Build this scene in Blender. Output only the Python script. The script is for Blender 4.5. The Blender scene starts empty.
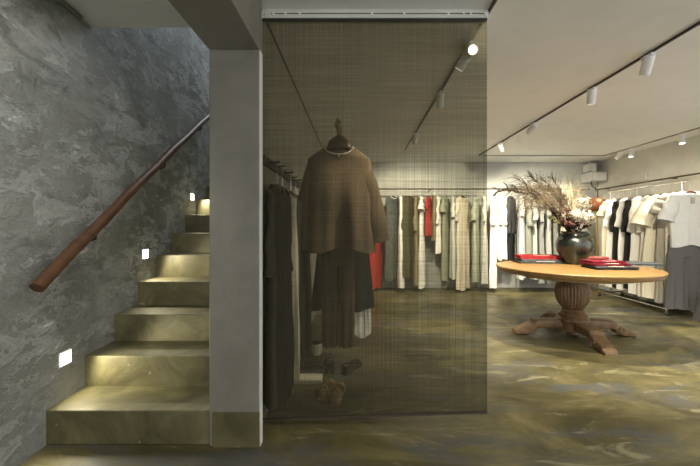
import bpy, bmesh, math, random
from mathutils import Vector, Matrix, noise as mnoise

PI = math.pi
F = 335.0; VX = 358.0; VY = 228.0; H = 1.19
sc = bpy.context.scene
COL = sc.collection

def P(px, py, d):
    return Vector(((px - VX) / F * d, d, H - (py - VY) / F * d))

def rnd(r, a, b): return a + (b - a) * r.random()

# ------------------------------------------------------------------ materials
def new_mat(name):
    m = bpy.data.materials.new(name); m.use_nodes = True
    nt = m.node_tree; nt.nodes.clear()
    out = nt.nodes.new('ShaderNodeOutputMaterial')
    b = nt.nodes.new('ShaderNodeBsdfPrincipled')
    nt.links.new(b.outputs[0], out.inputs[0])
    return m, nt, b

def ramp(nt, src, stops, interp='LINEAR'):
    r = nt.nodes.new('ShaderNodeValToRGB'); r.color_ramp.interpolation = interp
    el = r.color_ramp.elements
    while len(el) < len(stops): el.new(0.5)
    for e, (p, c) in zip(el, stops):
        e.position = p; e.color = (c[0], c[1], c[2], 1) if not isinstance(c, (int, float)) else (c, c, c, 1)
    nt.links.new(src, r.inputs[0]); return r.outputs[0]

def noise(nt, scale=5, detail=4, rough=.5, dist=0, stretch=(1, 1, 1), rot=(0, 0, 0)):
    t = nt.nodes.new('ShaderNodeTexCoord'); mp = nt.nodes.new('ShaderNodeMapping')
    mp.inputs['Scale'].default_value = stretch; mp.inputs['Rotation'].default_value = rot
    n = nt.nodes.new('ShaderNodeTexNoise')
    n.inputs['Scale'].default_value = scale; n.inputs['Detail'].default_value = detail
    n.inputs['Roughness'].default_value = rough; n.inputs['Distortion'].default_value = dist
    nt.links.new(t.outputs['Object'], mp.inputs[0]); nt.links.new(mp.outputs[0], n.inputs['Vector'])
    return n.outputs['Fac']

def mixc(nt, fac, a, b, mode='MIX'):
    m = nt.nodes.new('ShaderNodeMix'); m.data_type = 'RGBA'; m.blend_type = mode
    for sock, v in ((m.inputs['Factor'], fac), (m.inputs['A'], a), (m.inputs['B'], b)):
        pass
    fa = [s for s in m.inputs if s.name == 'Factor' and s.type == 'VALUE'][0]
    A = [s for s in m.inputs if s.name == 'A' and s.type == 'RGBA'][0]
    B = [s for s in m.inputs if s.name == 'B' and s.type == 'RGBA'][0]
    for sock, v in ((fa, fac), (A, a), (B, b)):
        if hasattr(v, 'links'): nt.links.new(v, sock)
        elif isinstance(v, (int, float)): sock.default_value = v
        else: sock.default_value = (v[0], v[1], v[2], 1)
    return [s for s in m.outputs if s.type == 'RGBA'][0]

def bump(nt, b, h, strength=.3, dist=.01):
    n = nt.nodes.new('ShaderNodeBump'); n.inputs['Strength'].default_value = strength
    n.inputs['Distance'].default_value = dist
    nt.links.new(h, n.inputs['Height']); nt.links.new(n.outputs[0], b.inputs['Normal'])

def cloth(name, c, var=.25, rough=.9, scale=60, sheen=.0, trans=0):
    m, nt, b = new_mat(name)
    n = noise(nt, scale, 3, .6, 0, (1, 1, .25))
    d = tuple(x * (1 - var) for x in c); l = tuple(min(1, x * (1 + var * .6)) for x in c)
    nt.links.new(ramp(nt, n, [(.3, d), (.7, l)]), b.inputs['Base Color'])
    b.inputs['Roughness'].default_value = rough
    b.inputs['Specular IOR Level'].default_value = .2
    w = noise(nt, 22, 3, .5, .4, (1, 1, .15)); bump(nt, b, w, .2, .012)
    return m

def plain(name, c, rough=.5, metal=0, var=.12, scale=8):
    m, nt, b = new_mat(name)
    n = noise(nt, scale, 4, .6)
    nt.links.new(ramp(nt, n, [(.3, tuple(x * (1 - var) for x in c)), (.7, tuple(min(1, x * (1 + var)) for x in c))]), b.inputs['Base Color'])
    b.inputs['Roughness'].default_value = rough; b.inputs['Metallic'].default_value = metal
    return m

def emis(name, c, s):
    m = bpy.data.materials.new(name); m.use_nodes = True; nt = m.node_tree; nt.nodes.clear()
    o = nt.nodes.new('ShaderNodeOutputMaterial'); e = nt.nodes.new('ShaderNodeEmission')
    e.inputs[0].default_value = (*c, 1); e.inputs[1].default_value = s
    nt.links.new(e.outputs[0], o.inputs[0]); return m

def wood(name, c1, c2, stretch=(1, 12, 12), scale=3, rough=.5):
    m, nt, b = new_mat(name)
    n = noise(nt, scale, 6, .6, .6, stretch)
    c = ramp(nt, n, [(.25, c1), (.5, tuple((x + y) / 2 for x, y in zip(c1, c2))), (.75, c2)])
    nt.links.new(c, b.inputs['Base Color']); b.inputs['Roughness'].default_value = rough
    bump(nt, b, n, .15, .004); return m

M = {}
def plaster():
    m, nt, b = new_mat('trowelled_plaster')
    base = ramp(nt, noise(nt, 1.1, 5, .6, .8), [(.3, (.17, .175, .155)), (.5, (.26, .265, .24)), (.72, (.4, .405, .38))])
    s1 = ramp(nt, noise(nt, 6.5, 12, .74, .25, (1, .7, 1.5), (.5, 0, 0)), [(.5, 0.0), (.535, .9), (.57, .2), (.62, .8)])
    s2 = ramp(nt, noise(nt, 2.3, 10, .7, .5, (1, 1, 1.5), (-.4, 0, 0)), [(.53, 0.0), (.56, .38), (.61, .15)])
    lowm = ramp(nt, noise(nt, 1.5, 5, .6, .4), [(.42, .08), (.6, 1.0)])
    mm0 = nt.nodes.new('ShaderNodeMath'); mm0.operation = 'MULTIPLY'
    nt.links.new(s1, mm0.inputs[0]); nt.links.new(lowm, mm0.inputs[1])
    mm = nt.nodes.new('ShaderNodeMath'); mm.operation = 'MAXIMUM'
    nt.links.new(mm0.outputs[0], mm.inputs[0]); nt.links.new(s2, mm.inputs[1])
    c = mixc(nt, mm.outputs[0], base, (.78, .79, .765))
    dk = ramp(nt, noise(nt, 5, 9, .7, .4, (1, .6, 1.5), (-.6, 0, 0)), [(.36, .75), (.46, 0.0)])
    c = mixc(nt, dk, c, (.14, .145, .135))
    nt.links.new(c, b.inputs['Base Color']); b.inputs['Roughness'].default_value = .55
    h = nt.nodes.new('ShaderNodeMath'); h.operation = 'ADD'
    nt.links.new(mm.outputs[0], h.inputs[0]); nt.links.new(noise(nt, 14, 8, .65, .6), h.inputs[1])
    bump(nt, b, h.outputs[0], .7, .025); return m
M['plaster'] = plaster()

def floor_mat():
    m, nt, b = new_mat('polished_concrete')
    w = noise(nt, 1.5, 11, .68, 1.1, (.65, 1.3, 1), (0, 0, .7))
    c = ramp(nt, w, [(.3, (.04, .035, .018)), (.44, (.085, .075, .034)), (.55, (.14, .123, .054)), (.7, (.25, .22, .105))])
    g = ramp(nt, noise(nt, 1.4, 9, .65, 1.2, (.7, 1.5, 1), (0, 0, -.7)), [(.5, 0.0), (.62, .8)])
    c = mixc(nt, g, c, (.085, .09, .097))
    s = ramp(nt, noise(nt, 3.2, 12, .72, 1.3, (.5, 1.7, 1), (0, 0, -.6)), [(.56, 0.0), (.64, .6)])
    c = mixc(nt, s, c, (.34, .31, .19))
    nt.links.new(c, b.inputs['Base Color'])
    r = ramp(nt, noise(nt, 3, 5, .6, 1), [(.3, .3), (.7, .52)])
    nt.links.new(r, b.inputs['Roughness']); b.inputs['Specular IOR Level'].default_value = .4
    bump(nt, b, noise(nt, 7, 6, .6, 1), .06, .01); return m
M['floor'] = floor_mat()

def concrete(name, c0, c1, c2, spots=True):
    m, nt, b = new_mat(name)
    c = ramp(nt, noise(nt, 3.5, 8, .65, .7), [(.3, c0), (.5, c1), (.72, c2)])
    if spots:
        s = ramp(nt, noise(nt, 16, 3, .5, .2), [(.72, 0.0), (.76, .6)])
        c = mixc(nt, s, c, (.33, .31, .24))
    nt.links.new(c, b.inputs['Base Color']); b.inputs['Roughness'].default_value = .6
    bump(nt, b, noise(nt, 20, 8, .6), .25, .008); return m
M['stair'] = concrete('stair_concrete', (.045, .04, .016), (.09, .081, .034), (.165, .15, .072))
M['pillar'] = concrete('pillar_render', (.15, .145, .115), (.18, .172, .14), (.21, .202, .168), False)
M['ceil'] = concrete('ceiling_paint', (.68, .69, .67), (.71, .72, .7), (.74, .75, .73), False)
M['wallp'] = concrete('wall_paint', (.52, .515, .46), (.56, .555, .5), (.6, .595, .54), False)
M['wallg'] = concrete('wall_grey_paint', (.45, .46, .44), (.49, .5, .48), (.53, .54, .52), False)
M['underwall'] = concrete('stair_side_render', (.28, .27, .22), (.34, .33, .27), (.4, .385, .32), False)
M['black'] = plain('black_metal', (.02, .02, .02), .5)
M['dark'] = plain('dark_stained_board', (.045, .035, .025), .6)
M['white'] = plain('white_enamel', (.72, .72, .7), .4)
M['track_grey'] = plain('grey_track', (.3, .3, .28), .5)
M['lens'] = emis('lamp_lens', (1, .93, .8), 5)
M['steplens'] = emis('step_lamp_glass', (1, .93, .78), 3.5)
M['chrome'] = plain('chrome', (.75, .75, .74), .18, 1)
M['rubber'] = plain('black_rubber', (.025, .025, .025), .7)
M['handrail'] = wood('handrail_wood', (.045, .02, .009), (.14, .062, .027), (1, 1.2, 1.2), 9, .45)
M['oak'] = wood('pale_oak', (.21, .118, .038), (.33, .2, .072), (1, 9, 9), 2.2, .42)
M['oakedge'] = wood('oak_edge', (.26, .17, .085), (.44, .3, .15), (3, 3, 14), 3, .5)
M['brown'] = wood('brown_carved_wood', (.11, .064, .031), (.27, .17, .082), (5, 5, 2), 4, .5)
M['hanger'] = wood('dark_hanger_wood', (.05, .022, .015), (.12, .04, .03), (2, 9, 9), 4, .4)
M['maroon'] = wood('maroon_hanger_wood', (.1, .02, .02), (.19, .045, .04), (2, 9, 9), 4, .4)
M['brass'] = plain('aged_brass', (.38, .27, .1), .4, .8)
M['copper'] = plain('copper_brown_shade', (.14, .043, .013), .45, .4, .25)
M['yellowwrap'] = cloth('straw_wrap', (.3, .23, .11))
def glaze():
    m, nt, b = new_mat('dark_green_glaze')
    c = ramp(nt, noise(nt, 5, 6, .6, 1.2, (1, 1, .6)), [(.3, (.005, .008, .009)), (.55, (.015, .02, .014)), (.78, (.08, .065, .02))])
    nt.links.new(c, b.inputs['Base Color']); b.inputs['Roughness'].default_value = .28
    b.inputs['Coat Weight'].default_value = .5; return m
M['glaze'] = glaze()

def screen_mat():
    m = bpy.data.materials.new('woven_mesh_cloth'); m.use_nodes = True; nt = m.node_tree; nt.nodes.clear()
    out = nt.nodes.new('ShaderNodeOutputMaterial')
    hor = noise(nt, 1, 4, .7, 0, (2.2, 1, 210))
    ver = noise(nt, 1, 3, .7, 0, (190, 1, .5))
    big = noise(nt, 1, 2, .5, 0, (1.2, 1, 60))
    def mth(op, a, b):
        n = nt.nodes.new('ShaderNodeMath'); n.operation = op
        for s, v in zip(n.inputs, (a, b)):
            if isinstance(v, (int, float)): s.default_value = v
            else: nt.links.new(v, s)
        return n.outputs[0]
    s = mth('ADD', mth('MULTIPLY', hor, .9), mth('MULTIPLY', ver, 1.1))
    s = mth('ADD', s, mth('MULTIPLY', big, .28))
    # opacity: mean about .55
    op = mth('ADD', mth('MULTIPLY', mth('SUBTRACT', s, 1.14), .62), .64)
    cl = nt.nodes.new('ShaderNodeClamp'); cl.inputs[1].default_value = .3; cl.inputs[2].default_value = .92
    nt.links.new(op, cl.inputs[0])
    d = nt.nodes.new('ShaderNodeBsdfDiffuse'); tl = nt.nodes.new('ShaderNodeBsdfTranslucent')
    col = ramp(nt, ver, [(.3, (.05, .047, .03)), (.7, (.1, .096, .066))])
    nt.links.new(col, d.inputs[0]); tl.inputs[0].default_value = (.05, .046, .03, 1)
    ad = nt.nodes.new('ShaderNodeMixShader'); ad.inputs[0].default_value = .4
    nt.links.new(d.outputs[0], ad.inputs[1]); nt.links.new(tl.outputs[0], ad.inputs[2])
    tr = nt.nodes.new('ShaderNodeBsdfTransparent'); tr.inputs[0].default_value = (.97, .96, .86, 1)
    mx = nt.nodes.new('ShaderNodeMixShader')
    nt.links.new(cl.outputs[0], mx.inputs[0]); nt.links.new(tr.outputs[0], mx.inputs[1]); nt.links.new(ad.outputs[0], mx.inputs[2])
    nt.links.new(mx.outputs[0], out.inputs[0]); return m
M['screen'] = screen_mat()

C = {
    'white': (.84, .83, .8), 'ivory': (.72, .67, .54), 'cream': (.74, .69, .55), 'pale_grey': (.5, .52, .49), 'sage': (.27, .29, .21),
    'pale_sage': (.42, .45, .38), 'olive': (.085, .08, .045), 'taupe': (.22, .19, .12), 'red': (.36, .035, .03), 'charcoal': (.05, .052, .055),
    'black': (.018, .018, .018), 'mid_grey': (.1, .1, .105), 'tunic': (.19, .14, .095), 'tunic_trouser': (.1, .07, .042), 'dark_coat': (.04, .036, .022),
    'blush_white': (.8, .76, .7), 'beige_grey': (.36, .34, .3), 'crimson': (.17, .013, .026), 'bright_red': (.3, .026, .032), 'slate': (.09, .1, .11),
    'pale_red': (.4, .09, .085), 'tee': (.52, .53, .54), 'lining': (.7, .66, .55)}
C = {k: cloth('cloth_' + k, v, .05 if min(v) > .4 else .1) for k, v in C.items()}
def patterned():
    m, nt, b = new_mat('cloth_dotted_dark')
    v = nt.nodes.new('ShaderNodeTexVoronoi'); v.inputs['Scale'].default_value = 42
    t = nt.nodes.new('ShaderNodeTexCoord'); nt.links.new(t.outputs['Object'], v.inputs['Vector'])
    nt.links.new(ramp(nt, v.outputs['Distance'], [(.2, (.3, .32, .28)), (.3, (.07, .08, .075))]), b.inputs['Base Color'])
    b.inputs['Roughness'].default_value = .9; return m
C['dotted'] = patterned()

# ------------------------------------------------------------------ geometry helpers
class MB:
    def __init__(s): s.bm = bmesh.new()
    def box(s, x0, x1, y0, y1, z0, z1, rot=None):
        vs = [Vector((x, y, z)) for z in (z0, z1) for y in (y0, y1) for x in (x0, x1)]
        if rot: vs = [rot @ v for v in vs]
        v = [s.bm.verts.new(p) for p in vs]
        for f in ((0, 2, 3, 1), (4, 5, 7, 6), (0, 1, 5, 4), (2, 6, 7, 3), (0, 4, 6, 2), (1, 3, 7, 5)):
            s.bm.faces.new([v[i] for i in f])
        return s
    def loft(s, rings, cap0=True, cap1=True, closed=True):
        R = [[s.bm.verts.new(p) for p in r] for r in rings]; n = len(R[0])
        for a, b in zip(R, R[1:]):
            for i in range(n if closed else n - 1):
                j = (i + 1) % n
                s.bm.faces.new((a[i], a[j], b[j], b[i]))
        if cap0: s.bm.faces.new(list(reversed(R[0])))
        if cap1: s.bm.faces.new(R[-1])
        return s
    def tube(s, pts, rad, n=10, sx=1.0):
        pts = [Vector(p) for p in pts]; rings = []
        if isinstance(rad, (int, float)): rad = [rad] * len(pts)
        up = None
        for i, p in enumerate(pts):
            t = (pts[min(i + 1, len(pts) - 1)] - pts[max(i - 1, 0)]).normalized()
            if up is None:
                up = Vector((0, 0, 1)) if abs(t.z) < .9 else Vector((1, 0, 0))
            u = t.cross(up)
            if u.length < 1e-5: u = t.orthogonal()
            u.normalize(); v = u.cross(t).normalized(); up = v
            rings.append([p + rad[i] * (math.cos(2 * PI * k / n) * u * sx + math.sin(2 * PI * k / n) * v) for k in range(n)])
        return s.loft(rings)
    def lathe(s, prof, n=40, c=(0, 0, 0), flute=None, cap0=True, cap1=True):
        c = Vector(c); rings = []
        for r, z in prof:
            ring = []
            for k in range(n):
                a = 2 * PI * k / n
                rr = r
                if flute and flute[1] < z < flute[2]: rr = r - flute[3] * (.5 + .5 * math.cos(flute[0] * a))
                ring.append(c + Vector((rr * math.cos(a), rr * math.sin(a), z)))
            rings.append(ring)
        return s.loft(rings, cap0, cap1)
    def ball(s, c, r, seg=12, rings=8, sq=(1, 1, 1), jit=0, rr=None):
        c = Vector(c); R = []
        for i in range(1, rings):
            ph = PI * i / rings
            R.append([c + Vector((r * sq[0] * math.sin(ph) * math.cos(2 * PI * k / seg), r * sq[1] * math.sin(ph) * math.sin(2 * PI * k / seg), -r * sq[2] * math.cos(ph))) * 1.0 for k in range(seg)])
        if jit:
            R = [[p + (p - c).normalized() * rnd(rr, -jit, jit) for p in q] for q in R]
        return s.loft(R)
    def xform(s, m): bmesh.ops.transform(s.bm, matrix=m, verts=s.bm.verts); return s
    def build(s, name, mat, parent=None, smooth=True, loc=None, rot=None, bevel=0, auto=40):
        bmesh.ops.recalc_face_normals(s.bm, faces=s.bm.faces)
        me = bpy.data.meshes.new(name); s.bm.to_mesh(me); s.bm.free()
        me.materials.append(mat)
        if smooth:
            me.polygons.foreach_set('use_smooth', [True] * len(me.polygons))
            try: me.set_sharp_from_angle(angle=math.radians(auto))
            except Exception: pass
        o = bpy.data.objects.new(name, me); COL.objects.link(o)
        if parent: o.parent = parent
        if loc is not None: o.location = loc
        if rot is not None: o.rotation_euler = rot
        if bevel:
            b = o.modifiers.new('bevel', 'BEVEL'); b.width = bevel; b.segments = 3; b.limit_method = 'ANGLE'
        return o

def tag(o, label, cat, group=None):
    o['label'] = label; o['category'] = cat
    if group: o['group'] = group
    return o
def thing(name, label, cat, loc=(0, 0, 0), rz=0, group=None):
    o = bpy.data.objects.new(name, None); COL.objects.link(o); o.empty_display_size = .1
    o.location = loc; o.rotation_euler = (0, 0, rz)
    return tag(o, label, cat, group)
def struct(o):
    o['kind'] = 'structure'; return o
def copy_tree(o, parent=None):
    c = o.copy(); COL.objects.link(c)
    if parent: c.parent = parent
    for ch in list(o.children): copy_tree(ch, c)
    return c

# ------------------------------------------------------------------ room shell
ZC = 2.5; XR = 4.77; YB = 6.7; Y0 = -2.2; XS = -.582
def wx(d): return -1.71 - .07 * (d - 1.84)
def wall_strip(name, pts, z0, z1, thick, mat):
    mb = MB()
    n = Vector((pts[1][1] - pts[0][1], -(pts[1][0] - pts[0][0]), 0)).normalized() * thick
    a, b = Vector((*pts[0], 0)), Vector((*pts[1], 0))
    q = [a, b, b - n, a - n]
    mb.loft([[p + Vector((0, 0, z0)) for p in q], [p + Vector((0, 0, z1)) for p in q]])
    return struct(mb.build(name, mat, smooth=False))
wall_strip('wall_left', [(wx(Y0), Y0), (wx(7.2), 7.2)], -.02, 5.2, .15, M['plaster'])
struct(MB().box(-2.6, XR + .2, Y0, YB + .2, -.12, 0).build('floor', M['floor'], smooth=False))
struct(MB().box(XR, XR + .15, 3.3, YB + .2, 0, ZC + .1).build('wall_right', M['wallp'], smooth=False))  # stops short, leaving an assumed side opening that lets world light in
struct(MB().box(XS, XR, YB, YB + .15, 0, ZC + .1).build('wall_back', M['wallg'], smooth=False))
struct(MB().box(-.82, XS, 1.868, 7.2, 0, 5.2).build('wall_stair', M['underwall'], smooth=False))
struct(MB().box(-2.3, -.5, 7.2, 7.35, 0, 5.2).build('wall_stairwell_end', M['plaster'], smooth=False))
ceil = MB().box(-2.3, XS, Y0, 2.19, ZC, ZC + .2)
ceil.box(XS, XR + .15, Y0, YB + .15, ZC, ZC + .2)
struct(ceil.build('ceiling', M['ceil'], smooth=False))
struct(MB().box(-2.3, -.5, 2.0, 7.35, 5.2, 5.35).build('ceiling_stairwell', M['ceil'], smooth=False))
struct(MB().box(-2.3, -.5, 2.04, 2.19, ZC + .2, 5.2).build('wall_upper_landing', M['ceil'], smooth=False))
struct(MB().box(-.81, -.535, Y0, 1.82, 2.157, ZC).build('beam', M['pillar'], smooth=False, bevel=.006))
struct(MB().box(-.81, -.535, 1.82, 1.868, 0, ZC).build('pillar', M['pillar'], smooth=False, bevel=.008))
struct(MB().box(-.54, -.532, 1.824, 1.868, 0, 2.157).build('pillar_lit_strip', M['white'], smooth=False))  # white strip added so the pillar's right side looks lit
struct(MB().box(-.79, -.534, 1.812, 1.825, 0, .19).build('baseboard_pillar', M['stair'], smooth=False, bevel=.004))
struct(MB().box(XS - .002, XS + .008, 1.87, YB, ZC - .012, ZC).build('shadow_gap_strip', M['black'], smooth=False))  # black strip standing in for the shade in the wall-ceiling gap
struct(MB().box(XS, XR, YB - .012, YB, 0, .09).build('baseboard_back', M['wallg'], smooth=False))
struct(MB().box(XR - .012, XR, 3.3, YB - .012, 0, .09).build('baseboard_right', M['wallg'], smooth=False))
cd = MB().tube([(wx(-1.5) + .025, -1.5, ZC - .02), (wx(2.05) + .025, 2.05, ZC - .02)], .014)
tag(cd.build('conduit_pipe', M['pillar']), 'slim grey conduit pipe along top of plaster wall under ceiling', 'pipe')

# staircase
RISE, TREAD, D1 = .19, .2855, 1.836
st = bpy.data.objects.new('staircase', None); COL.objects.link(st); st.location = (-1.3, D1, 0); struct(st)
r = random.Random(3)
for k in range(16):
    d = D1 + TREAD * k
    x0 = wx(d + .15) - .03; x1 = -.795 if k == 0 else -.8
    mb = MB()
    z0 = max(0, RISE * k - .12)
    mb.box(x0 + 1.3, x1 + 1.3, d - D1, d - D1 + TREAD + .1, z0, RISE * (k + 1))
    o = mb.build('step', M['stair'], st, smooth=False, bevel=.008)

# handrail
hr = thing('handrail', 'round brown wooden handrail sloping up the plaster wall beside the stairs', 'handrail', (wx(1.7) + .07, 1.70, .885))
a = Vector((0, 0, 0)); b = Vector((wx(4.03) - wx(1.7), 2.33, 1.652))
pts = []; rad = []
rr = random.Random(8)
for i in range(61):
    t = i / 60; p = a.lerp(b, t) + Vector((0, 0, .02 * math.sin(t * PI) + .004 * math.sin(t * 23)))
    pts.append(p); rad.append(.033 - .004 * t + .0025 * math.exp(-((t - .33) / .012) ** 2) + .0025 * math.exp(-((t - .12) / .01) ** 2) + .002 * math.exp(-((t - .62) / .01) ** 2))
MB().tube(pts, rad, 16).build('rail', M['handrail'], hr)
for t in (.18, .55, .9):
    p = a.lerp(b, t)
    MB().tube([p + Vector((0, 0, -.02)), p + Vector((0, 0, -.06)), p + Vector((-.04, 0, -.075)), p + Vector((-.085, 0, -.075))], .007, 8).build('bracket', M['black'], hr)

# step lights
for i, (px, py, lab) in enumerate(((65, 358, 'lit square step light low on plaster wall beside the bottom step'),
                                  (145, 254, 'lit square step light midway up the stairs beside the fifth step'),
                                  (192, 197, 'lit square step light highest up the stairs, nearest the pillar'))):
    k = (VX - px) / F; d = 1.581 / (k - .07); z = H - (py - VY) / F * d
    t = thing('step_light', lab, 'wall light', (wx(d), d, z), math.atan(.07), 'recessed step lights')
    MB().box(-.03, .004, -.046, .046, -.043, .043).build('housing', M['white'], t, smooth=False, bevel=.002)
    MB().box(0, .007, -.039, .039, -.036, .036).build('lens', M['steplens'], t, smooth=False, bevel=.002)
    L = bpy.data.lights.new('step_lamp', 'SPOT'); L.energy = 10; L.color = (1, .9, .66); L.spot_size = 2.6; L.spot_blend = .6; L.shadow_soft_size = .03
    lo = bpy.data.objects.new('step_lamp', L); COL.objects.link(lo); lo.location = (wx(d) + .03, d, z)
    lo.rotation_euler = Vector((1, .12, -.55)).to_track_quat('-Z', 'Y').to_euler()

# ------------------------------------------------------------------ ceiling tracks and spots
def track(px_x, y0, y1, mat, label, w=.014):
    t = thing('lighting_track', label, 'lighting track', (px_x, y0, ZC), 0)
    MB().box(-w / 2, w / 2, 0, y1 - y0, -.016, 0).build('channel', mat, t, smooth=False)
    MB().box(-w / 2 - .003, w / 2 + .003, -.02, 0, -.018, 0).build('end_cap', mat, t, smooth=False)
    return t
track(.786, -1.6, 5.6, M['black'], 'black ceiling lighting track passing above the right edge of the woven screen')
track(2.17, -1.6, 6.0, M['black'], 'black ceiling lighting track running diagonally in view above the round table')
track(4.44, 2.0, 6.0, M['track_grey'], 'grey ceiling lighting track nearest the right wall, above the clothes rack', .022)
t = thing('ceiling_rail_track', 'thin pale lighting track across the ceiling parallel to the back wall', 'lighting track', (2.2, 6.02, ZC))
MB().box(.05, 2.25, 0, .02, -.015, 0).build('channel', M['track_grey'], t, smooth=False)

LK = 2.4
def spot(x, y, target, label, energy, size=62, lens=True, col=(1, .89, .67), blend=.55):
    t = thing('track_spotlight', label, 'spotlight', (x, y, ZC - .016), 0, 'white track spotlights')
    MB().box(-.016, .016, -.05, .05, -.022, 0).build('adapter', M['white'], t, smooth=False, bevel=.003)
    dr = (Vector(target) - Vector((x, y, ZC - .12))).normalized()
    c = Vector((0, 0, -.055)) + dr * .012
    MB().tube([(0, 0, -.02), (0, 0, -.045)], .009).build('arm', M['white'], t)
    q = dr.to_track_quat('-Z', 'Y').to_matrix().to_4x4()
    body = MB().lathe([(.001, .062), (.03, .062), (.036, .056), (.036, -.07), (.033, -.075), (.03, -.06), (.001, -.06)], 24, cap0=False, cap1=False)
    body.xform(Matrix.Translation(c) @ q).build('body', M['white'], t)
    ln = MB().lathe([(.0005, -.061), (.029, -.061), (.029, -.064), (.0005, -.064)], 20)
    ln.xform(Matrix.Translation(c) @ q).build('lens', M['lens'], t)
    L = bpy.data.lights.new('spot_lamp', 'SPOT'); L.energy = energy * LK; L.color = col
    L.spot_size = math.radians(size); L.spot_blend = blend; L.shadow_soft_size = .025
    lo = bpy.data.objects.new('spot_lamp', L); COL.objects.link(lo)
    lo.location = Vector((x, y, ZC - .016)) + c + dr * .085
    lo.rotation_euler = dr.to_track_quat('-Z', 'Y').to_euler()
# right track (in view)
spot(2.17, 2.51, (2.3, 3.6, .0), 'white track spotlight hanging nearest and largest at the upper right', 45, 80)
spot(2.17, 3.11, (2.35, 3.75, .0), 'white track spotlight second from the right on the diagonal ceiling track', 80, 90)
spot(2.17, 4.15, (1.5, 6.6, .9), 'white track spotlight third along the diagonal track, tilted towards the back wall', 80, 80)
spot(2.17, 5.1, (3.5, 6.6, .9), 'white track spotlight furthest back on the diagonal track, beside the screen edge', 50, 85)
# middle track (behind and above the screen)
spot(.786, 2.36, (.7, .4, 1.75), 'bright lit spotlight seen through the screen near its top right corner', 6, 50)
spot(.786, 2.44, (-.2, 3.3, .8), 'white spotlight just behind the brightest one, seen through the screen', 36, 62)
spot(.786, 3.2, (1.2, 5.4, .0), 'white spotlight halfway along the track seen through the screen', 60, 80)
spot(.786, 4.6, (.9, 6.6, .9), 'small spotlight at far end of the track seen through the screen', 80, 85)
# right wall track
spot(4.44, 4.59, (4.25, 4.35, .6), 'white spotlight nearest on the track by the right wall, above the rolling rack', 45, 62)
spot(4.44, 5.45, (4.25, 5.2, .6), 'white spotlight over the rolling rack, right one of the close pair', 45, 62)
spot(4.44, 5.66, (3.4, 6.6, 1.), 'white spotlight over the rolling rack, left one of the close pair', 45, 85)
# assumed track lamps out of frame, two unseen ones added to brighten the wall
def lamp(x, y, target, energy, size, col=(1, .89, .67)):
    L = bpy.data.lights.new('spot_lamp', 'SPOT'); L.energy = energy * LK; L.color = col
    L.spot_size = math.radians(size); L.spot_blend = .6; L.shadow_soft_size = .03
    lo = bpy.data.objects.new('spot_lamp', L); COL.objects.link(lo); lo.location = (x, y, ZC - .15)
    lo.rotation_euler = (Vector(target) - Vector((x, y, ZC - .15))).to_track_quat('-Z', 'Y').to_euler()
lamp(2.17, 1.2, (1.8, 3.4, 0), 18, 75)
lamp(-1.05, .55, (-1.75, 1.6, 1.45), 14, 80, (1, .97, .9))  # added wall washer with no fitting, brightens the plaster wall
lamp(-1.05, -.3, (-1.75, 1.1, 1.2), 9, 75, (1, .97, .9))  # second added washer for the near part of the plaster wall
lamp(2.17, 1.8, (4.4, 4.4, 1.0), 95, 45)
lamp(.786, .9, (.9, 1.6, 0), 18, 80)
# assumed daylight: added area light upstairs with no window, shop front behind the camera
L = bpy.data.lights.new('assumed_upstairs_light', 'AREA'); L.energy = 32; L.color = (.8, .9, 1); L.shape = 'RECTANGLE'; L.size = .9; L.size_y = 2.0
lo = bpy.data.objects.new('assumed_upstairs_light', L); COL.objects.link(lo); lo.location = (-1.2, 5.2, 5.0)
w = bpy.data.worlds.new('World'); sc.world = w; w.use_nodes = True
bg = w.node_tree.nodes['Background']; bg.inputs[0].default_value = (1, 1, .98, 1); bg.inputs[1].default_value = 1.2  # world light standing in for assumed shop-front daylight through open front and side

# ------------------------------------------------------------------ woven screen and its track
SY = 2.02; SL = (262.3 - VX) / F * SY; SR = (487 - VX) / F * SY
zt = H + 208 * SY / F; zbl = H - 192 * SY / F; zbr = H - 184.5 * SY / F
ct = thing('panel_track', 'white panel curtain track under the ceiling with small gliders, holding the woven screen', 'curtain track', ((SL + SR) / 2, SY, ZC))
W2 = (SR - SL) / 2
mb = MB()
mb.box(-W2, W2, -.012, .045, -.012, 0); mb.box(-W2, W2, -.012, -.008, -.02, -.012); mb.box(-W2, W2, .041, .045, -.05, -.012)
mb.box(-W2, W2, -.012, -.008, -.05, -.027); mb.box(-W2, W2, .01, .012, -.045, -.012)
mb.build('rail', M['wallp'], ct, smooth=False)
MB().box(-W2, W2, -.0085, .0, -.026, -.019).build('slot_liner', M['dark'], ct, smooth=False)
for px in (264, 267, 270, 274, 286, 300, 372, 404, 448, 463, 470, 485):
    x = (px - VX) / F * SY - (SL + SR) / 2
    MB().box(max(-W2, x - .006), min(W2, x + .006), -.016, .012, -.033, -.016).build('glider', M['white'], ct, smooth=False)
for sx in (-W2, W2):
    MB().box(sx - .004, sx + .004, -.014, .047, -.052, -.001).build('end_cap', M['white'], ct, smooth=False)
ws = thing('woven_screen', 'tall hanging screen of dark see-through woven mesh in front of the outfit', 'screen', ((SL + SR) / 2, SY, 0))
mb = MB(); nx, nz = 40, 60; rows = []
for j in range(nz + 1):
    t = j / nz; row = []
    for i in range(nx + 1):
        s = i / nx; x = -W2 + 2 * W2 * s
        zb = zbl + (zbr - zbl) * s
        row.append(Vector((x, .006 * math.sin(x * 5 + 1) * t + .003 * math.sin(x * 13), zt + (zb - zt) * t)))
    rows.append(row)
mb.loft(rows, False, False, False).build('mesh_panel', M['screen'], ws)
MB().box(-W2, W2, -.006, .006, zt - .005, zt + .006).build('top_bar', M['black'], ws, smooth=False)
mb = MB()
q0 = [Vector((-W2, y, z)) for y, z in ((-.007, zbl - .004), (.012, zbl - .004), (.012, zbl + .007), (-.007, zbl + .007))]
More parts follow.
